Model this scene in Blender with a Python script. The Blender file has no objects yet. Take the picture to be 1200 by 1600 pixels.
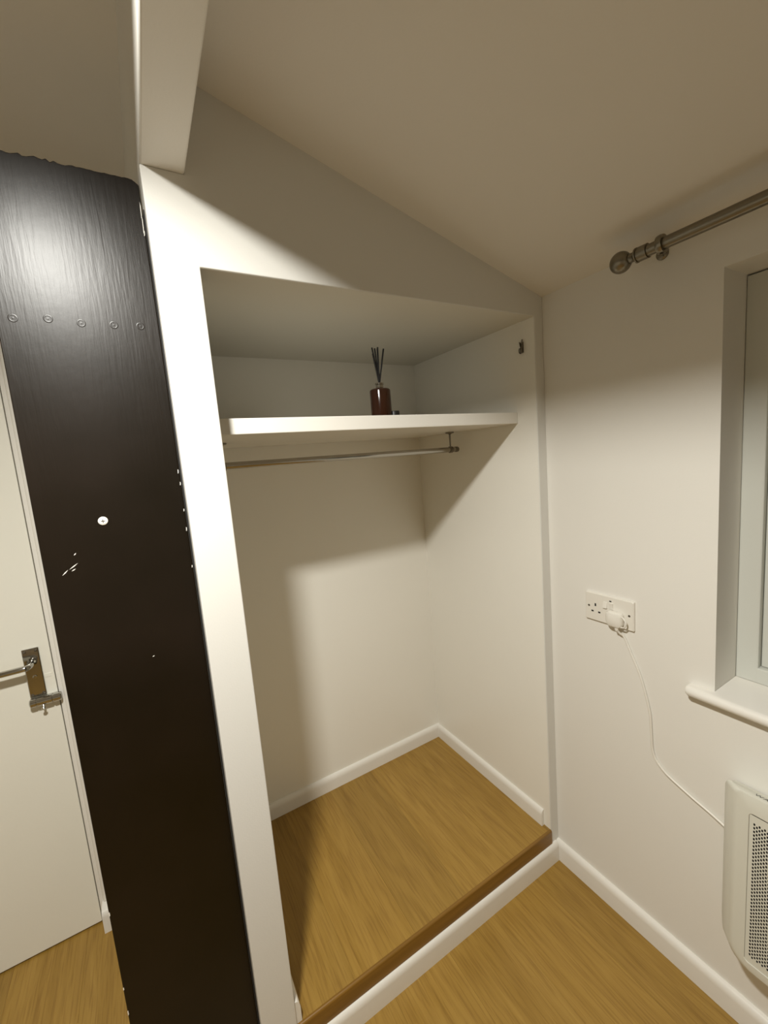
import bpy, bmesh, math, random
from mathutils import Vector, Matrix
random.seed(7)
S = bpy.context.scene
COL = S.collection

# ------------------------------------------------------------------ camera
CX, CY, CZ = -1.1382, -0.9014, 1.4919
YAW, PITCH, ROLL, FPX = 0.52071, -0.12744, -0.08117, 648.65
cy_, sy_ = math.cos(YAW), math.sin(YAW)
cp_, sp_ = math.cos(PITCH), math.sin(PITCH)
fwd = Vector((sy_*cp_, cy_*cp_, sp_))
rgt = Vector((cy_, -sy_, 0))
upv = rgt.cross(fwd)
r2 = rgt*math.cos(ROLL) + upv*math.sin(ROLL)
u2 = -rgt*math.sin(ROLL) + upv*math.cos(ROLL)
cam_d = bpy.data.cameras.new('camera')
cam = bpy.data.objects.new('camera', cam_d)
COL.objects.link(cam)
m = Matrix.Identity(4)
for i in range(3):
    m[i][0], m[i][1], m[i][2] = r2[i], u2[i], -fwd[i]
m[0][3], m[1][3], m[2][3] = CX, CY, CZ
cam.matrix_world = m
cam_d.sensor_fit = 'VERTICAL'
cam_d.sensor_height = 32.0
cam_d.lens = FPX/1600*32.0
cam_d.clip_start = 0.02
S.camera = cam

# ------------------------------------------------------------------ world, exposure, lamp light
w = bpy.data.worlds.new('world'); S.world = w; w.use_nodes = True
bg = w.node_tree.nodes['Background']
bg.inputs[0].default_value = (0.16, 0.20, 0.27, 1)      # dusk outside the window
bg.inputs[1].default_value = 0.03
S.view_settings.view_transform = 'Standard'
S.view_settings.look = 'None'
S.view_settings.gamma = 1.0
S.view_settings.use_curve_mapping = False
S.view_settings.exposure = 0.0

LX, LY, LZ = -1.285, -0.595, 2.154                        # underside of the pendant lamp
LPOWER = 33.0
LRAD = 0.055
ld = bpy.data.lights.new('pendant_light', 'AREA')
ld.shape = 'DISK'; ld.size = LRAD*2; ld.energy = LPOWER; ld.spread = math.radians(169); ld.color = (1.0, 0.985, 0.92)
lo = bpy.data.objects.new('pendant_light', ld)
COL.objects.link(lo); lo.location = (LX, LY, LZ-0.004)

# ------------------------------------------------------------------ materials
def nt(name):
    mt = bpy.data.materials.new(name); mt.use_nodes = True
    t = mt.node_tree
    return mt, t, t.nodes['Principled BSDF']
def node(t, kind, **kw):
    n = t.nodes.new(kind)
    for k, v in kw.items():
        setattr(n, k, v)
    return n
def coords(t, scale=(1, 1, 1), world=False):
    if world:
        g = node(t, 'ShaderNodeNewGeometry'); out = g.outputs['Position']
    else:
        g = node(t, 'ShaderNodeTexCoord'); out = g.outputs['Object']
    mp = node(t, 'ShaderNodeMapping'); mp.inputs['Scale'].default_value = scale
    t.links.new(out, mp.inputs['Vector'])
    return mp.outputs['Vector']
def paint(name, col, rough=0.55, bump=0.04, bscale=260, spec=0.5, var=0.02, coat=0.0):
    mt, t, b = nt(name)
    v = coords(t, world=True)
    n1 = node(t, 'ShaderNodeTexNoise'); n1.inputs['Scale'].default_value = 3.0; n1.inputs['Detail'].default_value = 4
    t.links.new(v, n1.inputs['Vector'])
    mx = node(t, 'ShaderNodeMixRGB'); mx.blend_type = 'MIX'
    mx.inputs[1].default_value = (*[c*(1-var) for c in col], 1); mx.inputs[2].default_value = (*[min(1, c*(1+var)) for c in col], 1)
    t.links.new(n1.outputs['Fac'], mx.inputs[0]); t.links.new(mx.outputs[0], b.inputs['Base Color'])
    n2 = node(t, 'ShaderNodeTexNoise'); n2.inputs['Scale'].default_value = bscale; n2.inputs['Detail'].default_value = 3
    t.links.new(v, n2.inputs['Vector'])
    bp = node(t, 'ShaderNodeBump'); bp.inputs['Strength'].default_value = bump; bp.inputs['Distance'].default_value = 0.004
    t.links.new(n2.outputs['Fac'], bp.inputs['Height']); t.links.new(bp.outputs[0], b.inputs['Normal'])
    b.inputs['Roughness'].default_value = rough
    b.inputs['Specular IOR Level'].default_value = spec
    b.inputs['Coat Weight'].default_value = coat
    return mt
def plain(name, col, rough=0.4, metal=0.0, spec=0.5):
    mt, t, b = nt(name)
    v = coords(t, world=True)
    n1 = node(t, 'ShaderNodeTexNoise'); n1.inputs['Scale'].default_value = 40; n1.inputs['Detail'].default_value = 3
    t.links.new(v, n1.inputs['Vector'])
    mr = node(t, 'ShaderNodeMapRange'); mr.inputs[3].default_value = max(0.02, rough-0.04); mr.inputs[4].default_value = rough+0.04
    t.links.new(n1.outputs['Fac'], mr.inputs[0]); t.links.new(mr.outputs[0], b.inputs['Roughness'])
    b.inputs['Base Color'].default_value = (*col, 1); b.inputs['Metallic'].default_value = metal
    b.inputs['Specular IOR Level'].default_value = spec
    return mt
WALL = paint('white_wall_paint', (0.81, 0.785, 0.725), 0.5)
DULL = paint('unseen_wall_paint', (0.60, 0.57, 0.50), 0.6)  # dull tone made up for the unseen walls, to cut bounced light
FRONTW = paint('toned_down_wall_paint', (0.72, 0.705, 0.66), 0.5)  # white wall paint darkened to offset clipping under the lamp
NCEIL = paint('shaded_niche_ceiling_paint', (0.68, 0.645, 0.55), 0.6, 0.05)  # ceiling paint darkened, the niche's shade put into the colour
CEIL = paint('white_ceiling_paint', (0.79, 0.755, 0.69), 0.7, 0.06)
SATIN = paint('cream_satin_wall_paint', (0.87, 0.845, 0.77), 0.32, 0.05, 220)
GLOSS = paint('white_gloss_paint', (0.83, 0.80, 0.735), 0.24, 0.03, 90)
DOORP = paint('cream_door_paint', (0.87, 0.845, 0.745), 0.4, 0.03, 120)
UPVC = paint('white_window_paint', (0.62, 0.625, 0.57), 0.3, 0.02, 80)
PLASTIC = plain('white_plastic', (0.80, 0.765, 0.69), 0.3)
HEATW = plain('white_enamel', (0.70, 0.69, 0.605), 0.35)
DARK = plain('dark_cavity', (0.012, 0.011, 0.010), 0.8)
CHROME = plain('polished_chrome', (0.50, 0.49, 0.46), 0.12, 1.0)
RAILC = plain('chromed_rail', (0.42, 0.40, 0.36), 0.12, 1.0)
NICKEL = plain('satin_nickel', (0.25, 0.225, 0.175), 0.30, 1.0)
STEEL = plain('dull_steel', (0.22, 0.20, 0.165), 0.4, 1.0)
BLACK = plain('black_plastic', (0.010, 0.009, 0.008), 0.45)
REED = plain('black_reed', (0.006, 0.005, 0.004), 0.8)
INK = plain('black_print', (0.02, 0.02, 0.02), 0.5)
SHADE = plain('grey_lamp_metal', (0.30, 0.29, 0.27), 0.4, 0.6)
AMBER, t, b = nt('amber_glass_with_liquid')
b.inputs['Base Color'].default_value = (0.03, 0.009, 0.004, 1); b.inputs['Roughness'].default_value = 0.12
b.inputs['Coat Weight'].default_value = 0.15; b.inputs['Coat Roughness'].default_value = 0.04
lw = node(t, 'ShaderNodeTexNoise'); lw.inputs['Scale'].default_value = 30
rp = node(t, 'ShaderNodeMixRGB'); rp.inputs[1].default_value = (0.014, 0.0045, 0.002, 1); rp.inputs[2].default_value = (0.034, 0.010, 0.004, 1)
t.links.new(coords(t), lw.inputs['Vector']); t.links.new(lw.outputs['Fac'], rp.inputs[0]); t.links.new(rp.outputs[0], b.inputs['Base Color'])
GLASS, t, b = nt('window_glass')
b.inputs['Base Color'].default_value = (0.9, 0.95, 0.95, 1); b.inputs['Roughness'].default_value = 0.02
b.inputs['Transmission Weight'].default_value = 1.0; b.inputs['IOR'].default_value = 1.45
CLEAR, t, b = nt('clear_glass_neck')
b.inputs['Base Color'].default_value = (0.9, 0.88, 0.82, 1); b.inputs['Roughness'].default_value = 0.03
b.inputs['Transmission Weight'].default_value = 0.85; b.inputs['IOR'].default_value = 1.5
GLOW, t, b = nt('lamp_diffuser')
b.inputs['Base Color'].default_value = (0.8, 0.78, 0.72, 1)
b.inputs['Emission Color'].default_value = (1.0, 0.95, 0.85, 1); b.inputs['Emission Strength'].default_value = 1.5

def wood_floor():
    mt, t, b = nt('oak_laminate')
    oi = node(t, 'ShaderNodeObjectInfo')
    g = node(t, 'ShaderNodeNewGeometry')
    cb = node(t, 'ShaderNodeCombineXYZ')
    m1 = node(t, 'ShaderNodeMath', operation='MULTIPLY'); m1.inputs[1].default_value = 17.0
    t.links.new(oi.outputs['Random'], m1.inputs[0])
    for k in range(3): t.links.new(m1.outputs[0], cb.inputs[k])
    ad = node(t, 'ShaderNodeVectorMath', operation='ADD')
    t.links.new(g.outputs['Position'], ad.inputs[0]); t.links.new(cb.outputs[0], ad.inputs[1])
    # long streaks of grain
    mp = node(t, 'ShaderNodeMapping'); mp.inputs['Scale'].default_value = (26, 1.7, 20)
    t.links.new(ad.outputs[0], mp.inputs['Vector'])
    n1 = node(t, 'ShaderNodeTexNoise'); n1.inputs['Scale'].default_value = 1.0; n1.inputs['Detail'].default_value = 7; n1.inputs['Roughness'].default_value = 0.62; n1.inputs['Distortion'].default_value = 0.6
    t.links.new(mp.outputs[0], n1.inputs['Vector'])
    # fine pores
    mp2 = node(t, 'ShaderNodeMapping'); mp2.inputs['Scale'].default_value = (240, 9, 60)
    t.links.new(ad.outputs[0], mp2.inputs['Vector'])
    n2 = node(t, 'ShaderNodeTexNoise'); n2.inputs['Scale'].default_value = 1.0; n2.inputs['Detail'].default_value = 3
    t.links.new(mp2.outputs[0], n2.inputs['Vector'])
    # cathedral figure
    mp3 = node(t, 'ShaderNodeMapping'); mp3.inputs['Scale'].default_value = (9, 1.25, 6)
    t.links.new(ad.outputs[0], mp3.inputs['Vector'])
    n3 = node(t, 'ShaderNodeTexNoise'); n3.inputs['Scale'].default_value = 1.0; n3.inputs['Detail'].default_value = 1.5
    t.links.new(mp3.outputs[0], n3.inputs['Vector'])
    m3 = node(t, 'ShaderNodeMath', operation='MULTIPLY'); m3.inputs[1].default_value = 60.0
    s3 = node(t, 'ShaderNodeMath', operation='SINE')
    t.links.new(n3.outputs['Fac'], m3.inputs[0]); t.links.new(m3.outputs[0], s3.inputs[0])
    r1 = node(t, 'ShaderNodeValToRGB')
    e = r1.color_ramp.elements
    e[0].position = 0.22; e[0].color = (0.265, 0.148, 0.021, 1)
    e[1].position = 0.76; e[1].color = (0.385, 0.232, 0.050, 1)
    t.links.new(n1.outputs['Fac'], r1.inputs[0])
    mxa = node(t, 'ShaderNodeMixRGB', blend_type='MULTIPLY')
    r2_ = node(t, 'ShaderNodeValToRGB'); e = r2_.color_ramp.elements
    e[0].position = 0.0; e[0].color = (0.86, 0.83, 0.78, 1); e[1].position = 0.6; e[1].color = (1, 1, 1, 1)
    hm = node(t, 'ShaderNodeMath', operation='MULTIPLY_ADD'); hm.inputs[1].default_value = 0.5; hm.inputs[2].default_value = 0.5
    t.links.new(s3.outputs[0], hm.inputs[0]); t.links.new(hm.outputs[0], r2_.inputs[0])
    mxa.inputs[0].default_value = 0.55
    t.links.new(r1.outputs[0], mxa.inputs[1]); t.links.new(r2_.outputs[0], mxa.inputs[2])
    mxb = node(t, 'ShaderNodeMixRGB', blend_type='MULTIPLY'); mxb.inputs[0].default_value = 0.4
    r3 = node(t, 'ShaderNodeValToRGB'); e = r3.color_ramp.elements
    e[0].position = 0.36; e[0].color = (0.58, 0.48, 0.36, 1); e[1].position = 0.5; e[1].color = (1, 1, 1, 1)
    t.links.new(n2.outputs['Fac'], r3.inputs[0])
    t.links.new(mxa.outputs[0], mxb.inputs[1]); t.links.new(r3.outputs[0], mxb.inputs[2])
    # each board a little lighter or darker
    mr = node(t, 'ShaderNodeMapRange'); mr.inputs[3].default_value = 0.90; mr.inputs[4].default_value = 1.08
    t.links.new(oi.outputs['Random'], mr.inputs[0])
    vm = node(t, 'ShaderNodeVectorMath', operation='SCALE')
    t.links.new(mxb.outputs[0], vm.inputs[0]); t.links.new(mr.outputs[0], vm.inputs['Scale'])
    t.links.new(vm.outputs[0], b.inputs['Base Color'])
    b.inputs['Roughness'].default_value = 0.42
    bp = node(t, 'ShaderNodeBump'); bp.inputs['Strength'].default_value = 0.04; bp.inputs['Distance'].default_value = 0.002
    t.links.new(n2.outputs['Fac'], bp.inputs['Height']); t.links.new(bp.outputs[0], b.inputs['Normal'])
    return mt
OAK = wood_floor()
STRIPW, t, b = nt('stained_wood_strip')
v = coords(t, (3, 60, 60), world=True)
n1 = node(t, 'ShaderNodeTexNoise'); n1.inputs['Scale'].default_value = 1; n1.inputs['Detail'].default_value = 5
t.links.new(v, n1.inputs['Vector'])
rp = node(t, 'ShaderNodeValToRGB'); e = rp.color_ramp.elements
e[0].position = 0.3; e[0].color = (0.18, 0.088, 0.012, 1); e[1].position = 0.7; e[1].color = (0.25, 0.126, 0.020, 1)
t.links.new(n1.outputs['Fac'], rp.inputs[0]); t.links.new(rp.outputs[0], b.inputs['Base Color'])
b.inputs['Roughness'].default_value = 0.35

def dark_paint():
    mt, t, b = nt('dark_brown_gloss_paint')
    v = coords(t, (1, 1, 1), world=True)
    mp = node(t, 'ShaderNodeMapping'); mp.inputs['Scale'].default_value = (190, 190, 16)
    mp.inputs['Rotation'].default_value = (0, 0.10, 0)
    t.links.new(v, mp.inputs['Vector'])
    n1 = node(t, 'ShaderNodeTexNoise'); n1.inputs['Scale'].default_value = 1.0; n1.inputs['Detail'].default_value = 4; n1.inputs['Distortion'].default_value = 0.3
    t.links.new(mp.outputs[0], n1.inputs['Vector'])
    n2 = node(t, 'ShaderNodeTexNoise'); n2.inputs['Scale'].default_value = 55; n2.inputs['Detail'].default_value = 3
    t.links.new(v, n2.inputs['Vector'])
    ad = node(t, 'ShaderNodeMath', operation='MULTIPLY_ADD'); ad.inputs[1].default_value = 0.35
    t.links.new(n2.outputs['Fac'], ad.inputs[0]); t.links.new(n1.outputs['Fac'], ad.inputs[2])
    bp = node(t, 'ShaderNodeBump'); bp.inputs['Strength'].default_value = 0.20; bp.inputs['Distance'].default_value = 0.0012
    t.links.new(ad.outputs[0], bp.inputs['Height']); t.links.new(bp.outputs[0], b.inputs['Normal'])
    n3 = node(t, 'ShaderNodeTexNoise'); n3.inputs['Scale'].default_value = 4; n3.inputs['Detail'].default_value = 4
    t.links.new(v, n3.inputs['Vector'])
    rp = node(t, 'ShaderNodeValToRGB'); e = rp.color_ramp.elements
    e[0].position = 0.35; e[0].color = (0.0060, 0.0036, 0.0012, 1); e[1].position = 0.7; e[1].color = (0.0105, 0.0062, 0.0032, 1)
    t.links.new(n3.outputs['Fac'], rp.inputs[0]); t.links.new(rp.outputs[0], b.inputs['Base Color'])
    mr = node(t, 'ShaderNodeMapRange'); b.inputs['Specular IOR Level'].default_value = 0.30
    mr.inputs[3].default_value = 0.30; mr.inputs[4].default_value = 0.40
    t.links.new(n3.outputs['Fac'], mr.inputs[0]); t.links.new(mr.outputs[0], b.inputs['Roughness'])
    return mt
DARKB = dark_paint()

# ------------------------------------------------------------------ mesh helpers
def link(name, bm, mat, parent=None, bevel=0, seg=2, smooth=False):
    me = bpy.data.meshes.new(name)
    bmesh.ops.recalc_face_normals(bm, faces=bm.faces[:])
    bm.to_mesh(me); bm.free()
    o = bpy.data.objects.new(name, me); COL.objects.link(o)
    if mat: me.materials.append(mat)
    if parent:
        o.parent = parent
        o.matrix_parent_inverse = Matrix.Translation(-Vector(parent.location))
    if bevel:
        md = o.modifiers.new('bevel', 'BEVEL'); md.width = bevel; md.segments = seg; md.limit_method = 'ANGLE'; md.angle_limit = math.radians(40)
    if smooth:
        for p in me.polygons: p.use_smooth = True
    return o
def flatnorm(o, ang=35):
    for p in o.data.polygons: p.use_smooth = True
    try:
        o.data.set_sharp_from_angle(angle=math.radians(ang))
    except Exception:
        pass
    return o
def bbox(bm, x0, x1, y0, y1, z0, z1):
    vs = [bm.verts.new((x, y, z)) for x in (x0, x1) for y in (y0, y1) for z in (z0, z1)]
    for f in ((0, 1, 3, 2), (4, 6, 7, 5), (0, 4, 5, 1), (2, 3, 7, 6), (0, 2, 6, 4), (1, 5, 7, 3)):
        bm.faces.new([vs[i] for i in f])
    return bm
def box(name, x0, x1, y0, y1, z0, z1, mat, parent=None, bevel=0, seg=2):
    return link(name, bbox(bmesh.new(), x0, x1, y0, y1, z0, z1), mat, parent, bevel, seg)
def prism(name, prof, axis, a0, a1, mat, parent=None, bevel=0, smooth=False, seg=2):
    """profile of 2D points swept straight along an axis; prof coords are the two other axes in order"""
    bm = bmesh.new()
    def P(p, a):
        return {'x': (a, p[0], p[1]), 'y': (p[0], a, p[1]), 'z': (p[0], p[1], a)}[axis]
    A = [bm.verts.new(P(p, a0)) for p in prof]; B = [bm.verts.new(P(p, a1)) for p in prof]
    n = len(prof)
    bm.faces.new(A); bm.faces.new(B[::-1])
    for i in range(n): bm.faces.new((A[i], A[(i+1) % n], B[(i+1) % n], B[i]))
    o = link(name, bm, mat, parent, bevel, seg)
    if smooth: flatnorm(o)
    return o
def frame_basis(d):
    d = Vector(d).normalized()
    a = Vector((0, 0, 1)) if abs(d.z) < 0.9 else Vector((1, 0, 0))
    x = d.cross(a).normalized(); y = x.cross(d).normalized()
    return x, y, d
def lathe(bm, origin, d, prof, n=24):
    """prof: (radius, distance along d)"""
    x, y, d = frame_basis(d); o = Vector(origin)
    rings = []
    for r, h in prof:
        if r <= 1e-6: rings.append([bm.verts.new(o+d*h)])
        else: rings.append([bm.verts.new(o+d*h+(x*math.cos(2*math.pi*k/n)+y*math.sin(2*math.pi*k/n))*r) for k in range(n)])
    for A, B in zip(rings, rings[1:]):
        for k in range(n):
            k2 = (k+1) % n
            if len(A) == 1 and len(B) == 1: continue
            if len(A) == 1: bm.faces.new((A[0], B[k], B[k2]))
            elif len(B) == 1: bm.faces.new((A[k], B[0], A[k2]))
            else: bm.faces.new((A[k], B[k], B[k2], A[k2]))
    return bm
def lathe_obj(name, origin, d, prof, mat, parent=None, n=24, ang=35):
    return flatnorm(link(name, lathe(bmesh.new(), origin, d, prof, n), mat, parent), ang)
def tube(bm, pts, r, n=10):
    pts = [Vector(p) for p in pts]
    rings = []
    x = None
    for i, p in enumerate(pts):
        d = (pts[min(i+1, len(pts)-1)]-pts[max(i-1, 0)]).normalized()
        if x is None: x, y, _ = frame_basis(d)
        else:
            x = (x-d*x.dot(d)).normalized(); y = x.cross(d).normalized()
        rings.append([bm.verts.new(p+(x*math.cos(2*math.pi*k/n)+y*math.sin(2*math.pi*k/n))*r) for k in range(n)])
    for A, B in zip(rings, rings[1:]):
        for k in range(n): bm.faces.new((A[k], A[(k+1) % n], B[(k+1) % n], B[k]))
    bm.faces.new(rings[0][::-1]); bm.faces.new(rings[-1])
    return bm
def tube_obj(name, pts, r, mat, parent=None, n=10):
    return flatnorm(link(name, tube(bmesh.new(), pts, r, n), mat, parent), 50)
def catmull(pts, k=8):
    P = [Vector(p) for p in pts]; P = [P[0]*2-P[1]]+P+[P[-1]*2-P[-2]]
    out = []
    for i in range(1, len(P)-2):
        for j in range(k):
            s = j/k; a, b_, c, d = P[i-1:i+3]
            out.append(0.5*((2*b_)+(c-a)*s+(2*a-5*b_+4*c-d)*s*s+(3*b_-a-3*c+d)*s**3))
    out.append(P[-2]); return out
def rrect(u0, u1, v0, v1, r, n=6):
    """rounded rectangle loop, r = one radius or four (bottom-left, bottom-right, top-right, top-left)"""
    if not isinstance(r, (list, tuple)): r = [r]*4
    pts = []
    for (cu, cv, a0), rr in zip(((u0, v0, 180), (u1, v0, 270), (u1, v1, 0), (u0, v1, 90)), r):
        c = (cu+(rr if cu == u0 else -rr), cv+(rr if cv == v0 else -rr))
        for k in range(n+1):
            a = math.radians(a0+90*k/n); pts.append((c[0]+rr*math.cos(a), c[1]+rr*math.sin(a)))
    return pts
def loft(bm, loops, close0=True, close1=True):
    R = [[bm.verts.new(p) for p in L] for L in loops]
    n = len(R[0])
    for A, B in zip(R, R[1:]):
        for k in range(n): bm.faces.new((A[k], A[(k+1) % n], B[(k+1) % n], B[k]))
    if close0: bm.faces.new(R[0][::-1])
    if close1: bm.faces.new(R[-1])
    return bm
def empty(name, loc, label, cat, group=None):
    o = bpy.data.objects.new(name, None); COL.objects.link(o); o.location = loc
    o.empty_display_size = 0.05
    return tag(o, label, cat, group)
def tag(o, label, cat, group=None):
    o['label'] = label; o['category'] = cat
    if group: o['group'] = group
    return o
def struct(o, label=None):
    o['kind'] = 'structure'
    if label: o['label'] = label
    return o
def sroot(name, loc=(0, 0, 0), label=None):
    o = bpy.data.objects.new(name, None); COL.objects.link(o); o.location = loc; o.empty_display_size = 0.05
    return struct(o, label)

# ------------------------------------------------------------------ measured geometry (metres)
XB = -1.0656      # left end of the white niche wall, left face of the beam
ZB = 2.0483       # underside of the beam
XJ = -0.9849      # left edge of the niche opening
XR = -0.0386      # right wall of the niche
ZT = 1.8857       # head of the niche opening
YB = 0.6499       # back of the niche
ZC = 1.9447       # ceiling at the window wall
SL = 0.2789       # slope of the ceiling
ZN = 0.1242       # niche floor
YD = 0.711        # door face
DP = 0.050        # face of the dark panel
XL = -1.3115      # left edge of the dark panel
def zceil(x): return ZC - SL*x

# ------------------------------------------------------------------ walls and ceiling
# front wall with the niche opening, cut to the slope of the ceiling
bm = bmesh.new()
XB2 = XB+0.0735
outer = [(XB, 0.0), (XJ, 0.0), (XJ, ZT), (XR, ZT), (XR, 0.0), (0.0, 0.0), (0.0, ZC+0.01), (XB2, zceil(XB2)+0.01), (XB2, ZB), (XB, ZB)]
A = [bm.verts.new((x, 0.0, z)) for x, z in outer]; B = [bm.verts.new((x, 0.055, z)) for x, z in outer]
bm.faces.new(A); bm.faces.new(B[::-1])
for i in range(len(outer)):
    bm.faces.new((A[i], A[(i+1) % len(outer)], B[(i+1) % len(outer)], B[i]))
struct(link('wall_front', bm, FRONTW, None, 0.0022, 2), 'white wall around the wardrobe niche opening')
# niche box
struct(box('wall_niche_back', XJ-0.05, XR+0.05, YB, YB+0.05, 0, ZT+0.05, SATIN), 'cream satin back wall of the niche')
struct(box('wall_niche_right', XR-0.0003, 0.0, 0.0024, YB, 0, ZT+0.05, SATIN), 'cream satin right wall of the niche')
bm = bmesh.new(); bbox(bm, XJ-0.045, XJ, 0.0024, YB+0.05, 0, ZB)
struct(link('wall_niche_left', bm, SATIN), 'left wall of the niche')
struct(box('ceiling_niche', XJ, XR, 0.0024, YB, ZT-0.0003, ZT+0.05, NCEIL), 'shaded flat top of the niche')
# window wall, with the window hole
WY0, WY1, WZ0, WZ1 = -1.46, -0.4665, 0.864, 1.8402
bm = bmesh.new()
T = 0.22
for (y0, y1, z0, z1) in ((WY1, 0.06, 0, 1.98), (-2.6, WY0, 0, 1.98), (WY0, WY1, 0, WZ0-0.027), (WY0, WY1, WZ1, 1.98)):
    bbox(bm, 0.0, T, y0, y1, z0, z1)
bmesh.ops.remove_doubles(bm, verts=bm.verts[:], dist=1e-5)
struct(link('wall_right', bm, WALL), 'white wall with the window and the socket')
# sloped ceilings
prism('ceiling_right', [(0.25, zceil(0.25)), (XB+0.02, zceil(XB+0.02)), (XB+0.02, zceil(XB)+0.06), (0.25, zceil(0.25)+0.06)], 'y', -2.6, 0.06, CEIL)
struct(bpy.data.objects['ceiling_right'], 'shaded white ceiling sloping down to the window wall')
ZL = 2.30
prism('ceiling_left', [(XB+0.02, ZL), (-2.6, ZL+0.26*1.53), (-2.6, ZL+0.26*1.53+0.06), (XB+0.02, ZL+0.06)], 'y', -2.6, 0.80, CEIL)
struct(bpy.data.objects['ceiling_left'], 'dim white ceiling above the dark panel')
# boxed beam
bm = bmesh.new(); bbox(bm, XB, XB+0.0745, -2.6, 0.76, ZB, 2.335)
o = link('trim_1', bm, WALL, None, 0.004, 3); struct(o, 'white boxed beam running along the ceiling')
# unseen sides of the room
struct(box('wall_left', -2.66, -2.6, -2.6, 0.8, 0, 2.8, DULL))
struct(box('wall_back', -2.66, 0.22, -2.66, -2.6, 0, 2.8, DULL))
# door wall
bm = bmesh.new()
bbox(bm, -1.43, XJ-0.045, YD+0.012, 0.80, 0, 2.8); bbox(bm, -2.6, -2.30, YD+0.012, 0.80, 0, 2.8); bbox(bm, -2.30, -1.43, YD+0.012, 0.80, 2.02, 2.8)
struct(link('wall_door', bm, WALL))

# ------------------------------------------------------------------ floors of laminate boards
def boards(parent, x0, x1, y0, y1, z, bw, lengths, xoff, mat=OAK):
    x = x0 - xoff; i = 0
    meshes = {}
    while x < x1:
        xa, xb_ = max(x, x0), min(x+bw, x1)
        y = y0 - (lengths*(0.0, 0.52)[i % 2])
        while y < y1:
            ya, yb_ = max(y, y0), min(y+lengths, y1)
            if xb_-xa > 0.01 and yb_-ya > 0.01:
                key = (round(xb_-xa, 4), round(yb_-ya, 4))
                g = 0.00008; W, L = key
                if key not in meshes:
                    bm = bmesh.new()
                    c = 0.0003
                    lo_ = [(g, g, -0.008), (W-g, g, -0.008), (W-g, L-g, -0.008), (g, L-g, -0.008)]
                    md_ = [(p[0], p[1], -c) for p in lo_]
                    tp_ = [(g+c, g+c, 0), (W-g-c, g+c, 0), (W-g-c, L-g-c, 0), (g+c, L-g-c, 0)]
                    loft(bm, [lo_, md_, tp_])
                    o = link('floor_board', bm, mat); meshes[key] = o.data
                else:
                    o = bpy.data.objects.new('floor_board', meshes[key]); COL.objects.link(o)
                o.parent = parent; o.location = (xa, ya, z-parent.location.z)
            y += lengths
        x += bw; i += 1
fl = struct(box('floor', -2.66, 0.22, -2.66, 0.80, -0.06, -0.0085, DARK), 'oak laminate floor of the room')
boards(fl, -2.6, 0.0, -2.66, YD+0.01, 0.0, 0.193, 1.38, 0.05)
nf = struct(box('floor_niche', XJ, XR, 0.0042, YB, ZN-0.05, ZN-0.0085, DARK), 'raised oak laminate floor of the niche')
boards(nf, XJ, XR, 0.0042, YB, ZN, 0.193, 2.4, 0.03)
# riser behind the front skirting
struct(box('trim_2', XJ, XR, -0.001, 0.0300, 0, 0.0722, WALL), 'white riser under the niche floor')
# stained strip covering the edge of the niche floor
prof = [(-0.0040, 0.0730), (-0.0040, ZN-0.0055)]
for k in range(1, 6):
    a = math.radians(180-90*k/5); prof.append((0.0015+0.0055*math.cos(a), ZN-0.0050+0.0055*math.sin(a)))
prof += [(0.0040, ZN+0.0003), (0.0040, ZN-0.010), (0.0010, ZN-0.012), (0.0010, 0.0730)]
struct(prism('trim_3', prof, 'x', XJ, XR, STRIPW, smooth=True), 'dark stained wood nosing along the niche floor edge')

# ------------------------------------------------------------------ skirting boards
def skirt_prof(t, z0, z1):
    # (offset from wall, z): square foot, rounded top
    r = min(0.013, t-0.001); q = 0.021
    p = [(0, z0), (t, z0), (t, z1-q)]
    for k in range(1, 7):
        a = math.radians(90*k/6); p.append((t-r+r*math.cos(a), z1-q+q*math.sin(a)))
    p.append((0, z1)); return p
ob = prism('baseboard_front', [(-q, z) for q, z in skirt_prof(0.0136, 0.0, 0.0726)], 'x', -0.985, -0.0165, GLOSS, smooth=True)
struct(ob, 'white skirting board across the front of the niche step')
ob = prism('baseboard_right', [(-q, z) for q, z in skirt_prof(0.0161, 0.0, 0.0726)], 'y', -2.6, -0.0, GLOSS, smooth=True)
struct(ob, 'white skirting board under the window wall')
ob = prism('baseboard_niche_back', [(YB-q, z) for q, z in skirt_prof(0.0136, ZN, 0.1857)], 'x', XJ, XR, GLOSS, smooth=True)
struct(ob, 'white skirting board along the niche back wall')
ob = prism('baseboard_niche_right', [(XR-q, z) for q, z in skirt_prof(0.0136, ZN, 0.1857)], 'y', 0.028, YB-0.0005, GLOSS, smooth=True)
struct(ob, 'white skirting board along the niche right wall')
ob = prism('baseboard_niche_left', [(XJ+q, z) for q, z in skirt_prof(0.0136, ZN, 0.1857)], 'y', 0.004, YB-0.0005, GLOSS, smooth=True)
struct(ob, 'white skirting board along the niche left wall')
ob = prism('baseboard_door', [(YD+0.012-q, z) for q, z in skirt_prof(0.062, 0.0, 0.078)], 'x', -1.442, XJ-0.045, GLOSS, smooth=True)
struct(ob, 'short white skirting block beside the door')

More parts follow.
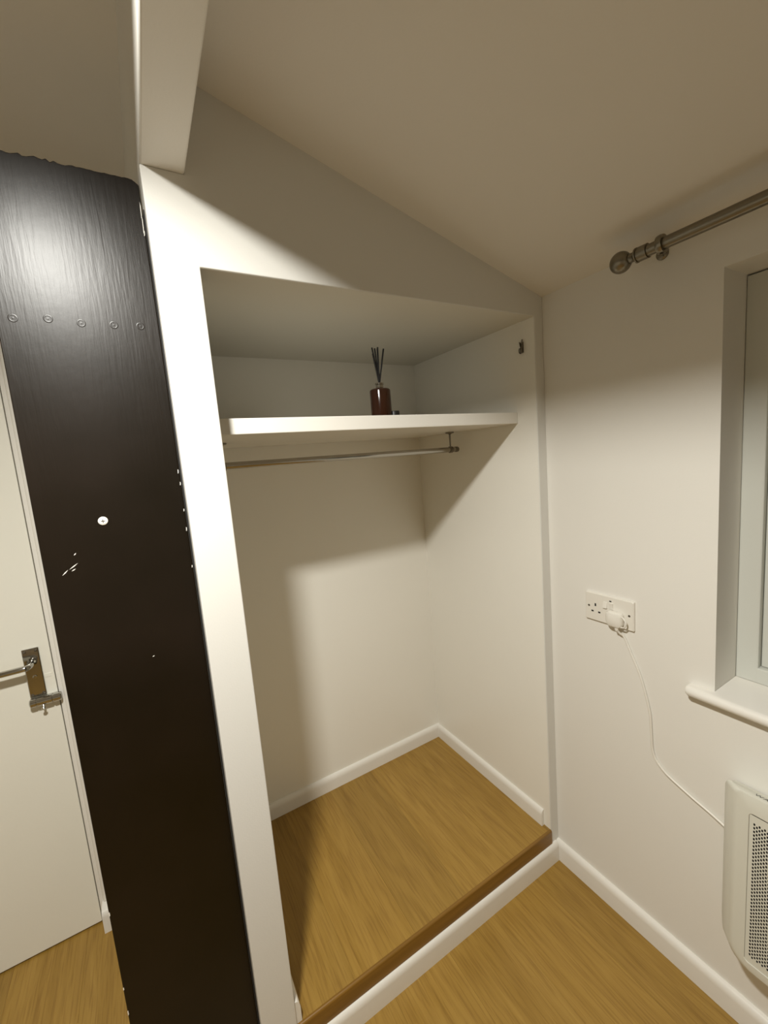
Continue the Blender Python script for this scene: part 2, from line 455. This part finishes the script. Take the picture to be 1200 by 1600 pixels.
# ------------------------------------------------------------------ dark panel
def world_parent(name, loc, *a): return empty(name, loc, *a)
dpn = empty('partition_panel', (XL, DP, 0), 'tall dark brown gloss painted board left of the white niche wall', 'panel')
bm = bmesh.new()
N = 46
top_f, top_b = [], []
xr_ = XB-0.0018
for k in range(N+1):
    x = XL+(xr_-XL)*k/N
    z = ZB + random.uniform(-0.0028, 0.0022)*(0.35 if k > N*0.55 else 1.0)
    if k > N-2: z -= 0.004*(k-(N-2))
    top_f.append((x, DP, z)); top_b.append((x, DP+0.045, z))
F = [bm.verts.new((XL, DP, 0))]+[bm.verts.new(p) for p in top_f]+[bm.verts.new((xr_, DP, 0))]
Bk = [bm.verts.new((XL, DP+0.045, 0))]+[bm.verts.new(p) for p in top_b]+[bm.verts.new((xr_, DP+0.045, 0))]
bm.faces.new(F); bm.faces.new(Bk[::-1])
for i in range(len(F)): bm.faces.new((F[i], F[(i+1) % len(F)], Bk[(i+1) % len(F)], Bk[i]))
link('board', bm, DARKB, dpn, 0.0015, 2)
# dark paint lap and crevice shade drawn as one strip, with chipped white flakes
box('edge_strip', XB-0.0019, XB-0.0003, 0.026, DP-0.001, 0.0, 1.985, DARK, dpn)
flakes = [(1.995, 0.020), (1.970, 0.022), (1.955, .008), (1.50, 0.006), (1.475, 0.005), (1.42, 0.004), (1.38, 0.006), (1.30, 0.004)]
for z, h in flakes:
    bm = bmesh.new()
    x = XB-0.0034-random.uniform(0, 0.001); wd = 0.0009; h *= 0.75
    L = [(x-wd, DP-0.0004, z-h), (x+wd*0.5, DP-0.0004, z-h*0.7), (x+wd, DP-0.0004, z+h*0.5), (x-wd*0.2, DP-0.0004, z+h)]
    loft(bm, [L, [(p[0], p[1]+0.0008, p[2]) for p in L]])
    link('paint_chip', bm, GLOSS, dpn)
# ragged left edge flakes
for z in (0.62, 0.44, 0.38, 0.30, 0.18, 0.10):
    bm = bmesh.new(); x = XL+0.001; h = random.uniform(0.003, 0.007); wd = 0.0009
    L = [(x-wd, DP-0.0004, z-h), (x+wd, DP-0.0004, z-h*0.5), (x+wd*0.7, DP-0.0004, z+h), (x-wd, DP-0.0004, z+h*0.8)]
    loft(bm, [L, [(p[0], p[1]+0.0008, p[2]) for p in L]])
    link('paint_chip', bm, GLOSS, dpn)
for x, z in ((-1.2888, 1.7797), (-1.2406, 1.783), (-1.193, 1.7796), (-1.1426, 1.7806), (-1.0990, 1.7822)):
    lathe_obj('filled_screw_hole', (x, DP+0.0004, z), (0, -1, 0),
              [(0.0085, 0), (0.0071, 0.0004), (0.0057, 0.00075), (0.0043, 0.0004), (0.0026, 0.0003), (0.0012, 0.0005), (0, 0.0005)], DARKB, dpn, 16, 80)
cap = lathe_obj('screw_cap', (-1.2104, DP, 1.4174), (0, -1, 0), [(0.0082, 0), (0.0082, 0.0012), (0.0072, 0.0022), (0.004, 0.0026), (0, 0.0027)], PLASTIC, dpn, 24, 50)
cap['label'] = 'round white plastic screw cap'
bm = bmesh.new(); bbox(bm, -1.2137, -1.2071, DP-0.0031, DP-0.0020, 1.4168, 1.4180); bbox(bm, -1.2110, -1.2098, DP-0.0031, DP-0.0020, 1.4141, 1.4207)
link('cross_slot', bm, STEEL, cap)
for x, z, l, a in ((-1.2672, 1.3397, 0.009, 0.6), (-1.2811, 1.3303, 0.007, 0.75), (-1.268, 1.333, 0.004, 0.5), (-1.1636, 1.1293, 0.0022, 0.3), (-1.262, 1.362, 0.003, 0.8)):
    bm = bmesh.new(); c, s = math.cos(a), math.sin(a)
    L = [(x-l*c, DP-0.0003, z-l*s), (x+0.0009*s, DP-0.0003, z-0.0009*c), (x+l*c, DP-0.0003, z+l*s), (x-0.0009*s, DP-0.0003, z+0.0009*c)]
    loft(bm, [L, [(p[0], p[1]+0.0006, p[2]) for p in L]])
    link('scratch', bm, PLASTIC, dpn)

# ------------------------------------------------------------------ door
door = sroot('door_1', (-1.4525, YD, 0), 'cream flush door with chrome lever and bolt')
box('door_leaf', -2.215, -1.4525, YD, YD+0.04, 0.006, 1.985, DOORP, door, 0.0015)
# frame: jamb, head
box('door_frame', -1.4495, -1.4380, YD-0.004, YD+0.06, 0, 2.02, GLOSS, door, 0.002)
box('door_frame', -2.24, -2.218, YD-0.004, YD+0.06, 0, 2.02, GLOSS, door, 0.002)
box('door_frame', -2.218, -1.4495, YD-0.004, YD+0.06, 1.988, 2.02, GLOSS, door, 0.002)
box('architrave', -1.4375, -1.375, YD-0.012, YD+0.0115, 0.079, 2.06, GLOSS, door, 0.004)
# lever handle
hd = empty('tmp', (0, 0, 0), 'x', 'x')
bpy.data.objects.remove(hd)
plate = box('handle_plate', -1.5194, -1.4781, YD-0.0065, YD-0.0002, 0.851, 1.005, CHROME, door, 0.0022, 3)
plate['label'] = 'chrome lever handle backplate'
lathe_obj('lever_boss', (-1.4985, YD-0.0062, 0.963), (0, -1, 0), [(0.0125, 0), (0.0125, 0.004), (0.0092, 0.009), (0.0088, 0.020), (0, 0.020)], CHROME, plate, 20)
pts = catmull([(-1.4985, YD-0.020, 0.963), (-1.4990, YD-0.038, 0.962), (-1.5040, YD-0.048, 0.962), (-1.5150, YD-0.051, 0.962), (-1.545, YD-0.052, 0.962), (-1.580, YD-0.052, 0.962), (-1.615, YD-0.050, 0.962)], 6)
tube_obj('lever', pts, 0.0088, CHROME, plate, 14)
lathe_obj('keyhole', (-1.4985, YD-0.0066, 0.915), (0, -1, 0), [(0.0055, 0), (0.0055, 0.0014), (0.0035, 0.0018), (0.003, 0.0006), (0, 0.0006)], CHROME, plate, 16)
for dx in (-1.5125, -1.4850):
    for dz in (0.859, 0.997):
        lathe_obj('screw', (dx, YD-0.0064, dz), (0, -1, 0), [(0.0042, 0), (0.0038, 0.0012), (0.0012, 0.0018), (0, 0.0012)], STEEL, plate, 14)
# barrel bolt
bolt = lathe_obj('bolt', (-1.5200, YD-0.018, 0.8385), (1, 0, 0), [(0, 0), (0.0100, 0), (0.0135, 0.003), (0.0135, 0.0165), (0.0112, 0.0168), (0.0112, 0.0188), (0.0135, 0.0192), (0.0135, 0.0555), (0.0108, 0.0560), (0.0108, 0.0590), (0.0135, 0.0595), (0.0135, 0.0760), (0.0108, 0.0785), (0, 0.0785)], CHROME, door, 24)
bolt['label'] = 'chrome barrel bolt under the handle'
box('bolt_plate', -1.5190, -1.4490, YD-0.008, YD-0.0003, 0.829, 0.848, CHROME, bolt, 0.001)
lathe_obj('bolt_knob', (-1.4870, YD-0.024, 0.829), (0, -0.55, -0.8), [(0.003, 0), (0.003, 0.008), (0.0055, 0.010), (0.0055, 0.014), (0.003, 0.016), (0, 0.016)], CHROME, bolt, 16)
# raised repair mark between handle and edge
box('filler_patch', -1.4770, -1.4590, YD-0.0008, YD+0.0005, 0.902, 0.914, DOORP, door, 0.0004)

# ------------------------------------------------------------------ shelf
YS, ZS1, ZS0 = 0.0779, 1.6076, 1.5718
sh = box('shelf', XJ, XR-0.0004, YS, YB-0.0004, ZS0, ZS1, GLOSS, None, 0.0018, 2)
tag(sh, 'thick white gloss painted shelf across the top of the niche', 'shelf')
# batten joint under the shelf
# ------------------------------------------------------------------ clothes rail
RY, RZ = 0.36, 1.5055
rail = empty('clothes_rail', (-0.10, RY, ZS0), 'chrome hanging rail under the white shelf', 'rail')
flatnorm(link('rail_tube', tube(bmesh.new(), [(XJ+0.012, RY, RZ+0.002), (-0.0635, RY, RZ)], 0.0098, 20), RAILC, rail), 50)
for bx in (-0.098, -0.93):
    br = lathe_obj('rail_bracket', (bx, RY, ZS0), (0, 0, -1), [(0.016, 0), (0.0165, 0.002), (0.0150, 0.0045), (0.008, 0.006), (0.0035, 0.0085), (0.0028, 0.030), (0.0028, 0.056), (0, 0.056)], STEEL, rail, 20)
    lathe_obj('bracket_ring', (bx-0.006, RY, RZ), (1, 0, 0), [(0.0094, 0), (0.0122, 0), (0.0122, 0.012), (0.0094, 0.012)], STEEL, br, 24)
lathe_obj('end_cap', (-0.0655, RY, RZ), (1, 0, 0), [(0.0105, -0.012), (0.0105, 0.0), (0.0085, 0.004), (0, 0.005)], STEEL, rail, 20)

# ------------------------------------------------------------------ reed diffuser and its cap
BX, BY = -0.515, 0.152
df = empty('reed_diffuser', (BX, BY, ZS1), 'amber brown glass reed diffuser bottle with black reeds on the white shelf', 'diffuser')
lathe_obj('bottle', (BX, BY, ZS1), (0, 0, 1), [(0, 0.0008), (0.0275, 0.0004), (0.0298, 0.003), (0.0298, 0.076), (0.0288, 0.079), (0.0255, 0.0815), (0.014, 0.083), (0.0118, 0.085), (0, 0.085)], AMBER, df, 40, 30)
nk = lathe_obj('neck', (BX, BY, ZS1), (0, 0, 1), [(0.0112, 0.0852), (0.0112, 0.0935), (0.0126, 0.0945), (0.0126, 0.0985), (0.0085, 0.0985), (0.0085, 0.0856)], CHROME, df, 24)
reeds = [(-0.014, 0.002, 0.196), (-0.0165, -0.004, 0.178), (-0.003, 0.006, 0.1955), (0.001, -0.004, 0.1965), (0.004, 0.003, 0.1950), (0.0225, 0.000, 0.1945)]
for dx, dy, h in reeds:
    b0 = Vector((BX-dx*0.12, BY-dy*0.12, ZS1+0.084)); b1 = Vector((BX+dx, BY+dy, ZS1+h))
    tube_obj('reed', [b0, b1], 0.0023, REED, df, 8)
cp = lathe_obj('bottle_cap', (-0.4745, 0.150, ZS1), (0, 0, 1), [(0, 0.0004), (0.0150, 0.0004), (0.0160, 0.0015), (0.0160, 0.0175), (0.0150, 0.0190), (0, 0.0190)], BLACK, None, 28)
tag(cp, 'small flat black bottle cap lying on the shelf beside the diffuser', 'cap')

# ------------------------------------------------------------------ metal clip on the niche wall
hk = empty('wall_hook', (XR, 0.0495, 1.795), 'small dull metal hook high on the niche right wall', 'hook')
box('hook_plate', XR-0.0025, XR-0.0002, 0.0435, 0.0565, 1.789, 1.822, STEEL, hk, 0.001)
bm = bmesh.new()
ring = [(XR-0.0055, 0.0525+0.0056*math.cos(a), 1.7965+0.0085*math.sin(a)) for a in [math.radians(115+310*k/18) for k in range(19)]]
tube(bm, [(XR-0.005, 0.0560, 1.8235)]+[(XR-0.005, 0.0535, 1.8120)]+ring, 0.0017, 8)
flatnorm(link('hook_loop', bm, STEEL, hk), 60)
bm = bmesh.new()
tube(bm, catmull([(XR-0.007, 0.0430, 1.8290), (XR-0.006, 0.0455, 1.8190), (XR-0.008, 0.0435, 1.8070), (XR-0.013, 0.0415, 1.7960), (XR-0.011, 0.0440, 1.7895), (XR-0.006, 0.0490, 1.7890)], 5), 0.0021, 8)
flatnorm(link('hook_prong', bm, STEEL, hk), 60)

# ------------------------------------------------------------------ window
win = sroot('window_1', (0.11, -0.9, WZ0), 'white timber window with dark glass in a deep reveal')
FX0, FX1 = 0.113, 0.175
def wbox(n, x0, x1, y0, y1, z0, z1, mat=UPVC, bev=0.003): return box(n, x0, x1, y0, y1, z0, z1, mat, win, bev)
wbox('window_frame', FX0, FX1, WY1-0.045, WY1-0.0005, WZ0, WZ1-0.003)
wbox('window_frame', FX0, FX1, WY0+0.0005, WY0+0.040, WZ0, WZ1-0.003)
wbox('window_frame', FX0, FX1, WY0+0.040, WY1-0.040, WZ1-0.046, WZ1-0.006)
wbox('window_frame', FX0, FX1, WY0+0.040, WY1-0.040, WZ0, WZ0+0.040)
wbox('mullion', FX0, FX1, -0.985, -0.935, WZ0+0.040, WZ1-0.046)
for y0, y1 in ((-0.935, WY1-0.045), (WY0+0.040, -0.985)):
    s = 0.018
    bm = bmesh.new(); x0, x1 = FX0+0.014, FX1-0.004; z0, z1 = WZ0+0.041, WZ1-0.047
    y0 += 0.001; y1 -= 0.001
    bbox(bm, x0, x1, y0, y0+s, z0, z1); bbox(bm, x0, x1, y1-s, y1, z0, z1)
    bbox(bm, x0, x1, y0+s, y1-s, z0, z0+s); bbox(bm, x0, x1, y0+s, y1-s, z1-s, z1)
    ss = link('sash', bm, UPVC, win, 0.003)
    box('pane', x0+0.018, x0+0.024, y0+s-0.005, y1-s+0.005, z0+s-0.005, z1-s+0.005, GLASS, ss)
# sill: board with a rounded nose that runs past the reveal
bm = bmesh.new()
sp = [(FX1, WZ0-0.0265), (-0.018, WZ0-0.0265)]
for k in range(9):
    a = math.radians(270-180*k/8); sp.append((-0.018+0.0133*math.cos(a), WZ0-0.0133+0.0133*math.sin(a)))
sp += [(FX1, WZ0)]
sp = sp[:1]+sp[2:]
A = [bm.verts.new((x, WY1-0.0004, z)) for x, z in sp]; B = [bm.verts.new((x, WY0+0.0004, z)) for x, z in sp]
n = len(sp); bm.faces.new(A); bm.faces.new(B[::-1])
for i in range(n): bm.faces.new((A[i], A[(i+1) % n], B[(i+1) % n], B[i]))
hp = [(-0.0002, z) if x > -0.0002 else (x, z) for x, z in sp]
for ya, yb_, rnd in ((WY1-0.0004, -0.4120, 1), (WY0+0.0004, WY0-0.054, -1)):
    L0 = [(x, ya, z) for x, z in hp]; L1 = [(x, yb_-0.008*rnd, z) for x, z in hp]
    L2 = [(-0.0002+(x+0.0002)*0.86, yb_-0.002*rnd, WZ0-0.0133+(z-WZ0+0.0133)*0.86) for x, z in hp]
    L3 = [(-0.0002+(x+0.0002)*0.5, yb_, WZ0-0.0133+(z-WZ0+0.0133)*0.5) for x, z in hp]
    loft(bm, [L0, L1, L2, L3], close0=False)
ws = flatnorm(link('window_sill', bm, GLOSS, win), 40)
ws['label'] = 'white sill with a rounded nose'

# ------------------------------------------------------------------ curtain pole
PX, PZ = -0.090, 1.9065
pole = empty('curtain_pole', (PX, -0.34, PZ), 'brushed metal curtain pole with ball finial above the window', 'curtain pole')
flatnorm(link('pole', tube(bmesh.new(), [(PX, -1.62, PZ), (PX, -0.352, PZ)], 0.0128, 24), NICKEL, pole), 50)
for s, y in ((1, -0.346), (-1, -1.612)):
    fn = lathe_obj('finial', (PX, y, PZ), (0, s, 0), [(0.0128, -0.012), (0.0158, -0.012), (0.0158, 0.006), (0.0140, 0.007), (0.0140, 0.010), (0.0165, 0.011), (0.0165, 0.014), (0.0125, 0.016), (0.0105, 0.019), (0.0105, 0.030), (0.012, 0.031)]
                   + [(0.0240*math.sin(math.radians(a)), 0.0500-0.0240*math.cos(math.radians(a))) for a in range(28, 181, 8)], NICKEL, pole, 28, 40)
for y in (-0.386, -1.56):
    wy_ = y+0.042 if y > -1 else y
    br = lathe_obj('bracket', (-0.0003, wy_, 1.9195), (-1, 0, 0), [(0.0135, 0), (0.0135, 0.003), (0.011, 0.005), (0.0075, 0.007), (0.0065, 0.012), (0, 0.012)], NICKEL, pole, 24)
    flatnorm(link('bracket_arm', tube(bmesh.new(), catmull([(-0.010, wy_, 1.9195), (-0.035, wy_-0.010, 1.918), (PX+0.016, y, PZ)], 5), 0.0055, 10), NICKEL, br), 60)
    lathe_obj('bracket_ring', (PX, y-0.006, PZ), (0, 1, 0), [(0.0130, 0), (0.0190, 0), (0.0200, 0.003), (0.0200, 0.009), (0.0190, 0.012), (0.0130, 0.012)], NICKEL, br, 28)
    lathe_obj('clamp_screw', (PX, y, PZ-0.0195), (0, 0, -1), [(0.0030, 0), (0.0030, 0.002), (0.0050, 0.0025), (0.0050, 0.0065), (0, 0.0070)], NICKEL, br, 14)

# ------------------------------------------------------------------ double socket
sk = empty('wall_socket', (0, -0.205, 0.998), 'white double plug socket on the wall below the curtain pole', 'socket')
SY0, SY1, SZ0, SZ1 = -0.2779, -0.1319, 0.9547, 1.0411
bm = bmesh.new()
loft(bm, [[(-0.0002, u, v) for u, v in rrect(SY0, SY1, SZ0, SZ1, 0.003, 3)], [(-0.0065, u, v) for u, v in rrect(SY0, SY1, SZ0, SZ1, 0.003, 3)],
          [(-0.0088, u, v) for u, v in rrect(SY0+0.0022, SY1-0.0022, SZ0+0.0022, SZ1-0.0022, 0.003, 3)]])
link('faceplate', bm, PLASTIC, sk)
FXs = -0.0088
def slot(y, z, w_, h_):
    box('pin_slot', FXs-0.0006, FXs+0.0002, y-w_/2, y+w_/2, z-h_/2, z+h_/2, DARK, sk)
slot(-0.1650, 1.0050, 0.0045, 0.0085); slot(-0.1554, 0.9840, 0.0068, 0.0045); slot(-0.1769, 0.9840, 0.0068, 0.0045)
for y in (-0.1441, -0.2655):
    lathe_obj('screw', (FXs+0.0003, y, 0.9985), (-1, 0, 0), [(0.0034, 0), (0.0032, 0.0009), (0.0012, 0.0012), (0, 0.0006)], STEEL, sk, 14)
for y, tilt in ((-0.1960, 1), (-0.2138, -1)):
    bm = bmesh.new()
    y0, y1, z0, z1 = y-0.0062, y+0.0062, 1.003, 1.0225
    zt_, zb_ = (0.0045, 0.0015) if tilt < 0 else (0.0012, 0.0052)
    A = [(FXs+0.0003, y0, z0), (FXs+0.0003, y1, z0), (FXs+0.0003, y1, z1), (FXs+0.0003, y0, z1)]
    B = [(FXs-zb_, y0+0.0006, z0+0.0006), (FXs-zb_, y1-0.0006, z0+0.0006), (FXs-zt_, y1-0.0006, z1-0.0006), (FXs-zt_, y0+0.0006, z1-0.0006)]
    loft(bm, [A, B]); link('switch', bm, PLASTIC, sk, 0.0006)
box('indicator', FXs-0.0006, FXs+0.0002, -0.2145, -0.2085, 1.0255, 1.0290, DARK, sk)

# ------------------------------------------------------------------ heater
ht = empty('panel_heater', (-0.04, -0.8, 0.25), 'white wall heater with perforated grille below the window', 'heater')
H0, H1 = -1.04, -0.541       # front outline in Y
def loop(x, y0, y1, z0, z1, rr, n=6): return [(x, u, v) for u, v in rrect(y0, y1, z0, z1, rr, n)]
bm = bmesh.new()
GZ0, GZ1, GY1 = 0.276, 0.657, -0.566
rr = [0.045, 0.045, 0.012, 0.012]
L = [loop(-0.006, H0-0.030, H1+0.034, 0.300, 0.660, rr),
     loop(-0.036, H0-0.036, H1+0.036, 0.262, 0.672, rr),
     loop(-0.054, H0-0.028, H1+0.028, 0.250, 0.690, rr),
     loop(-0.079, H0-0.006, H1+0.007, 0.250, 0.6985, rr),
     loop(-0.083, H0, H1, 0.254, 0.6985, rr),
     loop(-0.084, H0+0.004, H1-0.004, 0.258, 0.696, rr),
     loop(-0.084, H0+0.024, GY1, GZ0, GZ1, 0.008),
     loop(-0.0805, H0+0.025, GY1-0.001, GZ0+0.001, GZ1-0.0035, 0.007)]
loft(bm, L, True, False)
cs = flatnorm(link('casing', bm, HEATW, ht), 30)
gy0, gy1, gz0, gz1 = H0+0.025, GY1-0.001, GZ0+0.001, GZ1-0.0035
bm = bmesh.new()
cw, chh = 0.0045, 0.0090
hy1, hz1 = gy1-0.0065, 0.6375
ncol = int((hy1-gy0-0.006)/cw); nrow = int((hz1-gz0-0.008)/chh)-1
hx = -0.0822
def face(*pts): bm.faces.new([bm.verts.new((hx, p[0], p[1])) for p in pts])
hex_ = [(0.0004, 0.0045-0.0026), (0.0022, 0.0045-0.0026-0.0004), (0.0035, 0.0045-0.0016), (0.0039, 0.0045+0.0010), (0.0024, 0.0045+0.0027), (0.0008, 0.0045+0.0016)]
for i in range(ncol):
    ya = hy1-(i+1)*cw
    off = 0.0 if i % 2 == 0 else chh/2
    for j in range(nrow):
        za = hz1-(j+1)*chh-off
        o6 = [(ya, za), (ya+cw/2, za), (ya+cw, za), (ya+cw, za+chh), (ya+cw/2, za+chh), (ya, za+chh)]
        h6 = [(ya+cw/2+0.0022*math.cos(a), za+chh/2+0.0030*math.sin(a)) for a in [math.radians(225), math.radians(270), math.radians(315), math.radians(45), math.radians(90), math.radians(135)]]
        ov = [bm.verts.new((hx, *p)) for p in o6]; hv = [bm.verts.new((hx, *p)) for p in h6]
        for k in range(6):
            k2 = (k+1) % 6
            bm.faces.new((ov[k], ov[k2], hv[k2], hv[k]))
    ztop = hz1-off
    if off: face((ya, ztop), (ya+cw, ztop), (ya+cw, hz1), (ya, hz1))
    zlow = hz1-nrow*chh-off
    face((ya, gz0), (ya+cw, gz0), (ya+cw, zlow), (ya, zlow))
face((gy0, hz1), (gy1, hz1), (gy1, gz1), (gy0, gz1))
face((hy1, gz0), (gy1, gz0), (gy1, hz1), (hy1, hz1))
ye = hy1-ncol*cw
face((gy0, gz0), (ye, gz0), (ye, hz1), (gy0, hz1))
gr = link('grille', bm, HEATW, cs)
for e_ in ():
    pass
box('grille_backing', -0.072, -0.070, gy0-0.004, gy1+0.004, gz0-0.004, gz1+0.003, DARK, ht)  # black sheet standing in for the unlit hollow behind the grille holes
# printed words on the top face
fc = bpy.data.curves.new('printed_warning', 'FONT'); fc.body = 'WARNING'; fc.size = 0.0135; fc.space_character = 1.1
fo = bpy.data.objects.new('tmp_text', fc); COL.objects.link(fo)
bpy.context.view_layer.update()
me = bpy.data.meshes.new_from_object(fo.evaluated_get(bpy.context.evaluated_depsgraph_get()))
bpy.data.objects.remove(fo); bpy.data.curves.remove(fc)
to = bpy.data.objects.new('printed_warning', me); COL.objects.link(to); me.materials.append(INK)
to.parent = cs
ty = Vector((0.025, 0, -0.0085)).normalized()
mt_ = Matrix(((0, ty.x*1.35, -ty.z, -0.0712), (-1, 0, 0, -0.5700), (0, ty.z*1.35, ty.x, 0.6965), (0, 0, 0, 1)))
to.matrix_parent_inverse = Matrix.Identity(4)
to.matrix_world = mt_
to.matrix_basis = Matrix.Translation(Vector((0.04, 0.8, -0.25))) @ mt_
bpy.context.view_layer.update()
to.matrix_basis = (ht.matrix_world @ cs.matrix_parent_inverse @ cs.matrix_basis).inverted() @ mt_
for z in (0.34, 0.62):
    box('wall_bracket', -0.0068, -0.0003, H0+0.08, H0+0.14, z-0.02, z+0.02, STEEL, ht)
    box('wall_bracket', -0.0068, -0.0003, H1-0.14, H1-0.08, z-0.02, z+0.02, STEEL, ht)

# ------------------------------------------------------------------ heater lead and plug
CB = empty('power_cable', (-0.006, -0.234, 0.94), 'white power lead running down the wall from the plug to the heater', 'cable')
cpts = [(-0.0198, -0.2352, 0.9560), (-0.0185, -0.2368, 0.9500), (-0.012, -0.2410, 0.9400), (-0.0055, -0.2495, 0.9290), (-0.004, -0.2668, 0.8892), (-0.004, -0.2948, 0.8239), (-0.004, -0.3170, 0.7386), (-0.004, -0.3215, 0.6850), (-0.004, -0.3240, 0.6357), (-0.004, -0.3272, 0.6160), (-0.004, -0.3345, 0.5985), (-0.004, -0.3490, 0.5825),
        (-0.004, -0.3701, 0.5684), (-0.004, -0.4224, 0.5467), (-0.004, -0.4626, 0.5327), (-0.006, -0.4960, 0.5205), (-0.010, -0.5090, 0.5150)]
tube_obj('lead', catmull(cpts, 8), 0.0032, PLASTIC, CB, 10)
bm = bmesh.new()
PYc, PZc = -0.2290, 0.9800
def plug_loop(x, g): return [(x, u, v) for u, v in rrect(PYc-0.0235+g, PYc+0.0235-g, PZc-0.0225+g, PZc+0.0235-g, [0.014, 0.014, 0.010, 0.010], 5)]
loft(bm, [plug_loop(FXs-0.0008, 0.001), plug_loop(FXs-0.011, 0.000), plug_loop(FXs-0.0165, 0.0015), plug_loop(FXs-0.0190, 0.005)])
pg = flatnorm(link('plug', bm, PLASTIC, CB), 40)
bm = bmesh.new()
tube(bm, catmull([(FXs-0.013, PYc-0.021, PZc+0.015), (FXs-0.015, PYc-0.029, PZc+0.012), (FXs-0.016, PYc-0.0365, PZc), (FXs-0.015, PYc-0.031, PZc-0.013), (FXs-0.013, PYc-0.020, PZc-0.017)], 6), 0.0022, 8)
flatnorm(link('pull_handle', bm, PLASTIC, pg), 60)
lathe_obj('cable_grip', (FXs-0.0110, -0.2350, PZc-0.0215), (0, -0.12, -1), [(0.0055, 0), (0.005, 0.006), (0.0038, 0.010), (0, 0.010)], PLASTIC, pg, 14)

# ------------------------------------------------------------------ pendant lamp (outside the picture) that lights the room
lp = empty('pendant_lamp', (LX, LY, LZ), 'grey metal pendant lamp hanging from the left ceiling', 'lamp')
lathe_obj('lamp_shade', (LX, LY, LZ), (0, 0, 1), [(LRAD+0.012, 0.0), (LRAD+0.012, 0.022), (0.05, 0.045), (0.022, 0.06), (0.016, 0.085), (0, 0.085), (0, 0.080), (0.013, 0.08), (0.018, 0.058), (0.046, 0.042), (LRAD+0.009, 0.020), (LRAD+0.009, 0.0), (LRAD+0.012, 0.0)], SHADE, lp, 32)
lathe_obj('diffuser', (LX, LY, LZ+0.001), (0, 0, 1), [(0, 0), (LRAD+0.0085, 0), (LRAD+0.0085, 0.004), (0, 0.004)], GLOW, lp, 32)
zc_ = ZL+0.26*(XB-LX)
tube_obj('cord', [(LX, LY, LZ+0.085), (LX, LY, zc_)], 0.003, PLASTIC, lp, 8)
lathe_obj('ceiling_rose', (LX, LY, zc_+0.012), (0, 0, -1), [(0.045, 0), (0.045, 0.014), (0.036, 0.028), (0.006, 0.034), (0, 0.034)], PLASTIC, lp, 24)
